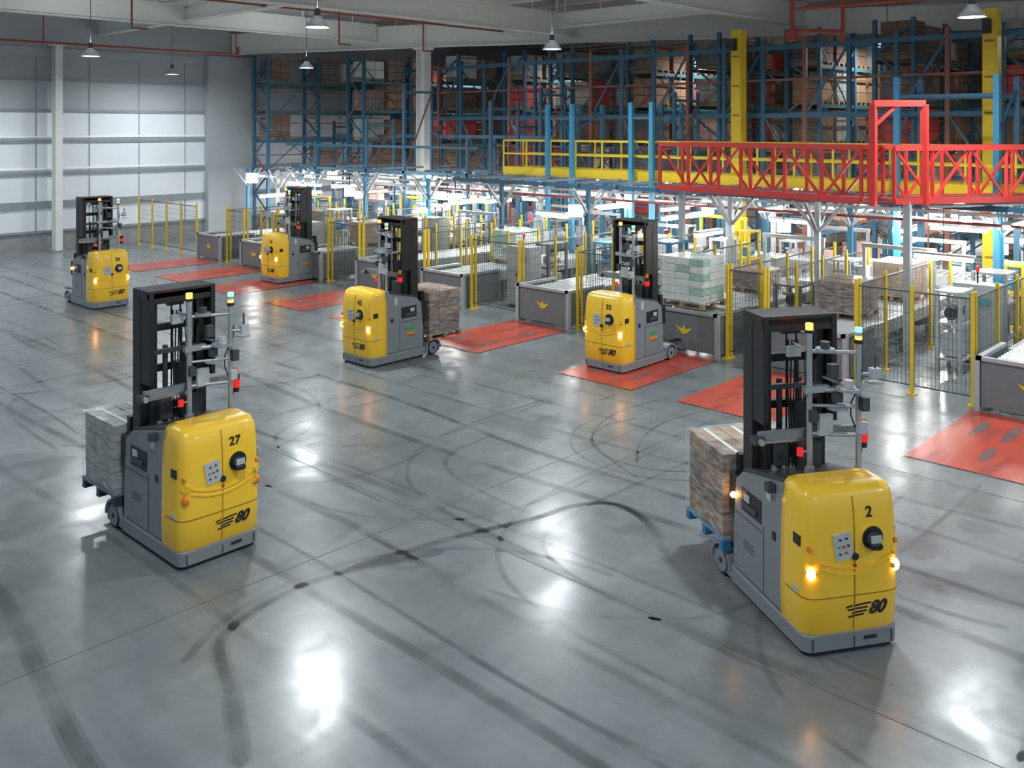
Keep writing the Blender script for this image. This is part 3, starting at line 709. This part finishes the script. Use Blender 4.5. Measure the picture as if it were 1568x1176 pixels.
fx = MB()
for k in range(104):
    x = random.choice([22.6, 23.6, 24.2, 25.6, 27.0, 28.2, 31, 34, 37, 41, 46]); y = random.uniform(2, 38.5); z = random.uniform(2.1, 3.2)
    al = random.random() < 0.5; dx, dy = (1.3, 0.14) if al else (0.14, 1.3)
    fx.box((x, y, z), (dx, dy, 0.09), 'tube_light'); fx.box((x, y, z+0.08), (dx+0.04, dy+0.08, 0.05), 'conv_light')
    fx.cyl((x, y, z+0.06), (x, y, 3.4), 0.008, 'black', 5)
fx.build('fluorescent_fixtures')
fx = MB()
Rf = Matrix.Rotation(math.radians(45), 3, 'Z')
for (x, y, z, r) in ((21.8,29.3,2.68,.34),(23.3,24.9,2.56,.42),(23.2,19.1,2.5,.40),(22.4,37.4,2.9,.46),(24.1,12.3,2.4,.30),(24.7,8.6,1.9,.34),(27.3,7.6,1.9,.30),(24.8,34.6,3.0,.4),(23.9,26.0,2.2,.26),
                  (30.5,34.5,2.75,.36),(29,33.2,2.2,.36),(28.2,26.0,2.7,.3),(30.8,19.6,2.7,.3),(30.6,16.3,2.3,.3),(31,13,2.7,.3),(30.5,9.5,2.3,.3),(35,31,2.6,.4),(27,37,2.7,.4),(25.3,33.3,2.2,.34)):
    Vx = Rf @ Vector((-0.04, 0, 0))
    fx.box((x, y, z), (0.10, r*1.2, r), 'conv_light', Rf); fx.box((x+Vx.x*1.5, y+Vx.y*1.5, z), (0.04, r*1.0, r*0.8), 'bright_lamp', Rf)
    fx.cyl((x, y, z+r/2), (x, y, 3.4), 0.02, 'black', 6)
fx.build('floodlights')
def arealight(x, y, z, e, sx, sy, name='low_level_fill', col=(1.0,0.98,0.95)):
    ld = bpy.data.lights.new(name, 'AREA'); ld.shape = 'RECTANGLE'; ld.size = sx; ld.size_y = sy; ld.energy = e; ld.color = col
    o = bpy.data.objects.new(name, ld); C.objects.link(o); o.location = (x, y, z)
for (x, y) in ((24,9),(24,18),(24,27),(24,36),(32,11),(32,22),(32,33),(43,14),(43,24),(43,34),(54,26)):  # extra area lights added to brighten the low level beneath the racks
    arealight(x, y, 3.05, 650 if x > 30 else 210, 1.3, 0.3)
for (x, y) in ((33,33.3),(33,26.5),(33,19.7),(33,12.9),(33,6.1),(44,30),(44,23.1),(44,16.3)):  # invented lamps, added among the racks to light frames and goods
    mb = MB(); mb.box((x,y,8.2),(1.5,0.25,0.08),'conv_light'); mb.box((x,y,8.15),(1.4,0.18,0.03),'tube_light'); mb.cyl((x,y,8.24),(x,y,10.38),0.012,'black',6); mb.build('added_rack_lamp')
    arealight(x, y, 8.1, 140, 1.4, 0.2, 'rack_fill_light')

# ---------------------------------------------------------------- yellow mezzanine walkway
mb = MB(); X = 24.8; W = 1.0; zf = 3.62
mb.span((X-0.05,-2,zf-0.12),(X+W,23.8,zf),'conv_grey')
for xx in (X-0.08, X+W): mb.span((xx-0.04,-2,zf-0.16),(xx+0.04,23.8,zf+0.14),'safety_yellow')
mb.span((X-0.08,23.76,zf-0.16),(X+W,23.84,zf+0.14),'safety_yellow')
y = 23.8
while y > -2:
    for xx in (X-0.08, X+W): mb.box((xx, y, zf+0.55), (0.05, 0.05, 1.1), 'safety_yellow')
    y -= 1.15
for z in (0.62, 1.1):
    for xx in (X-0.08, X+W): mb.span((xx-0.03,-2,zf+z-0.03),(xx+0.03,23.8,zf+z+0.03),'safety_yellow')
    mb.span((X-0.08,23.77,zf+z-0.03),(X+W,23.83,zf+z+0.03),'safety_yellow')
mb.build('mezzanine_walkway')
def lift_frame(y0, y1, x=24.45, H=6.2):
    mb = MB()
    for y in (y0, y1):
        for xx in (x, x+1.7): mb.box((xx, y, H/2), (0.14, 0.14, H), 'bright_blue' if xx == x else 'rack_blue')
        mb.beam((x,y,5.0),(x+1.7,y,H-0.3),0.05,0.05,'rack_blue')
    for z in (H-0.5,): mb.beam((x,y0,z),(x,y1,z),0.08,0.08,'rack_blue'); mb.beam((x+1.7,y0,z),(x+1.7,y1,z),0.1,0.1,'rack_blue')
    mb.build('pallet_lift_frame')
lift_frame(20.3, 21.4, H=6.0); lift_frame(17.8, 17.0, H=6.0); lift_frame(6.9, 9.3, H=6.5)
def crane(x, y, H=8.5):
    mb = MB()
    for s in (-1, 1): mb.box((x, y+s*0.17, H/2), (0.36, 0.05, H), 'safety_yellow'); mb.box((x+s*0.18, y, H/2), (0.04, 0.32, H), 'safety_yellow')
    for k in range(8): mb.box((x-0.205, y, 0.6+k), (0.02, 0.25, 0.06), 'seam')
    mb.box((x, y, 0.2), (0.8, 0.7, 0.4), 'safety_yellow'); mb.box((x-0.28, y+0.05, H-0.5), (0.2, 0.2, 0.4), 'black')
    mb.build('stacker_crane_mast')
crane(28.2, 16.05); crane(27.9, 8.0); crane(34.2, 19.7, 7.6)

# ---------------------------------------------------------------- red truss walkway
def truss(mb, p0, p1, w=0.9, zb=3.6, h=1.15, mt='gantry_red'):
    p0 = Vector((*p0, 0)); p1 = Vector((*p1, 0)); u = (p1-p0).normalized(); nrm = Vector((-u.y, u.x, 0))*w/2; L = (p1-p0).length; n = max(2, round(L/0.95))
    Z = Vector((0,0,1))
    for s in (-1, 1):
        o = nrm*s
        mb.beam(p0+o+Z*zb, p1+o+Z*zb, 0.11, 0.13, mt); mb.beam(p0+o+Z*(zb+h), p1+o+Z*(zb+h), 0.10, 0.11, mt)
        for i in range(n+1):
            q = p0+(p1-p0)*i/n+o; mb.beam(q+Z*zb, q+Z*(zb+h), 0.07, 0.07, mt)
            if i < n:
                q2 = p0+(p1-p0)*(i+1)/n+o
                if i % 2: mb.beam(q+Z*zb, q2+Z*(zb+h), 0.05, 0.05, mt)
                else: mb.beam(q+Z*(zb+h), q2+Z*zb, 0.05, 0.05, mt)
    for i in range(n+1):
        q = p0+(p1-p0)*i/n; mb.beam(q-nrm+Z*zb, q+nrm+Z*zb, 0.07, 0.07, mt)
    mb.beam(p0+Z*(zb+0.02), p1+Z*(zb+0.02), w-0.1, 0.03, 'conv_grey')
mb = MB(); truss(mb, (21.2,14.1), (20.4,8.3)); truss(mb, (20.4,8.1), (27.5,3.4))
for (x, y) in ((19.95,8.1),(20.75,7.3)): mb.box((x, y, 4.6), (0.14,0.14,2.2), 'gantry_red')
mb.beam((19.95,8.1,5.72),(20.75,7.3,5.72),0.13,0.14,'gantry_red')
mb.beam((19.95,8.1,5.2),(20.3,7.75,5.66),0.07,0.07,'gantry_red')
for (x, y) in ((21.4,13.9),(20.45,7.55),(25.2,4.9)): mb.box((x, y, 1.8), (0.14,0.14,3.6), 'conv_light')
mb.cyl((21.3,7.4,3.45),(26.5,4.0,3.45),0.04,'conv_light',8)
mb.build('red_truss_walkway')

# ---------------------------------------------------------------- world & camera
w = bpy.data.worlds.new('world'); scn.world = w; w.use_nodes = True
w.node_tree.nodes['Background'].inputs[0].default_value = (0.76, 0.88, 1, 1)
w.node_tree.nodes['Background'].inputs[1].default_value = 0.6
cam = bpy.data.cameras.new('camera'); co = bpy.data.objects.new('camera', cam); C.objects.link(co)
cam.sensor_width = 36; cam.lens = 2000/2212*36; cam.shift_y = -(829.5-275)/2212
co.location = (0, 0, 5.2); co.rotation_euler = (math.radians(90), 0, math.radians(43.4-90)); cam.clip_end = 300
scn.camera = co
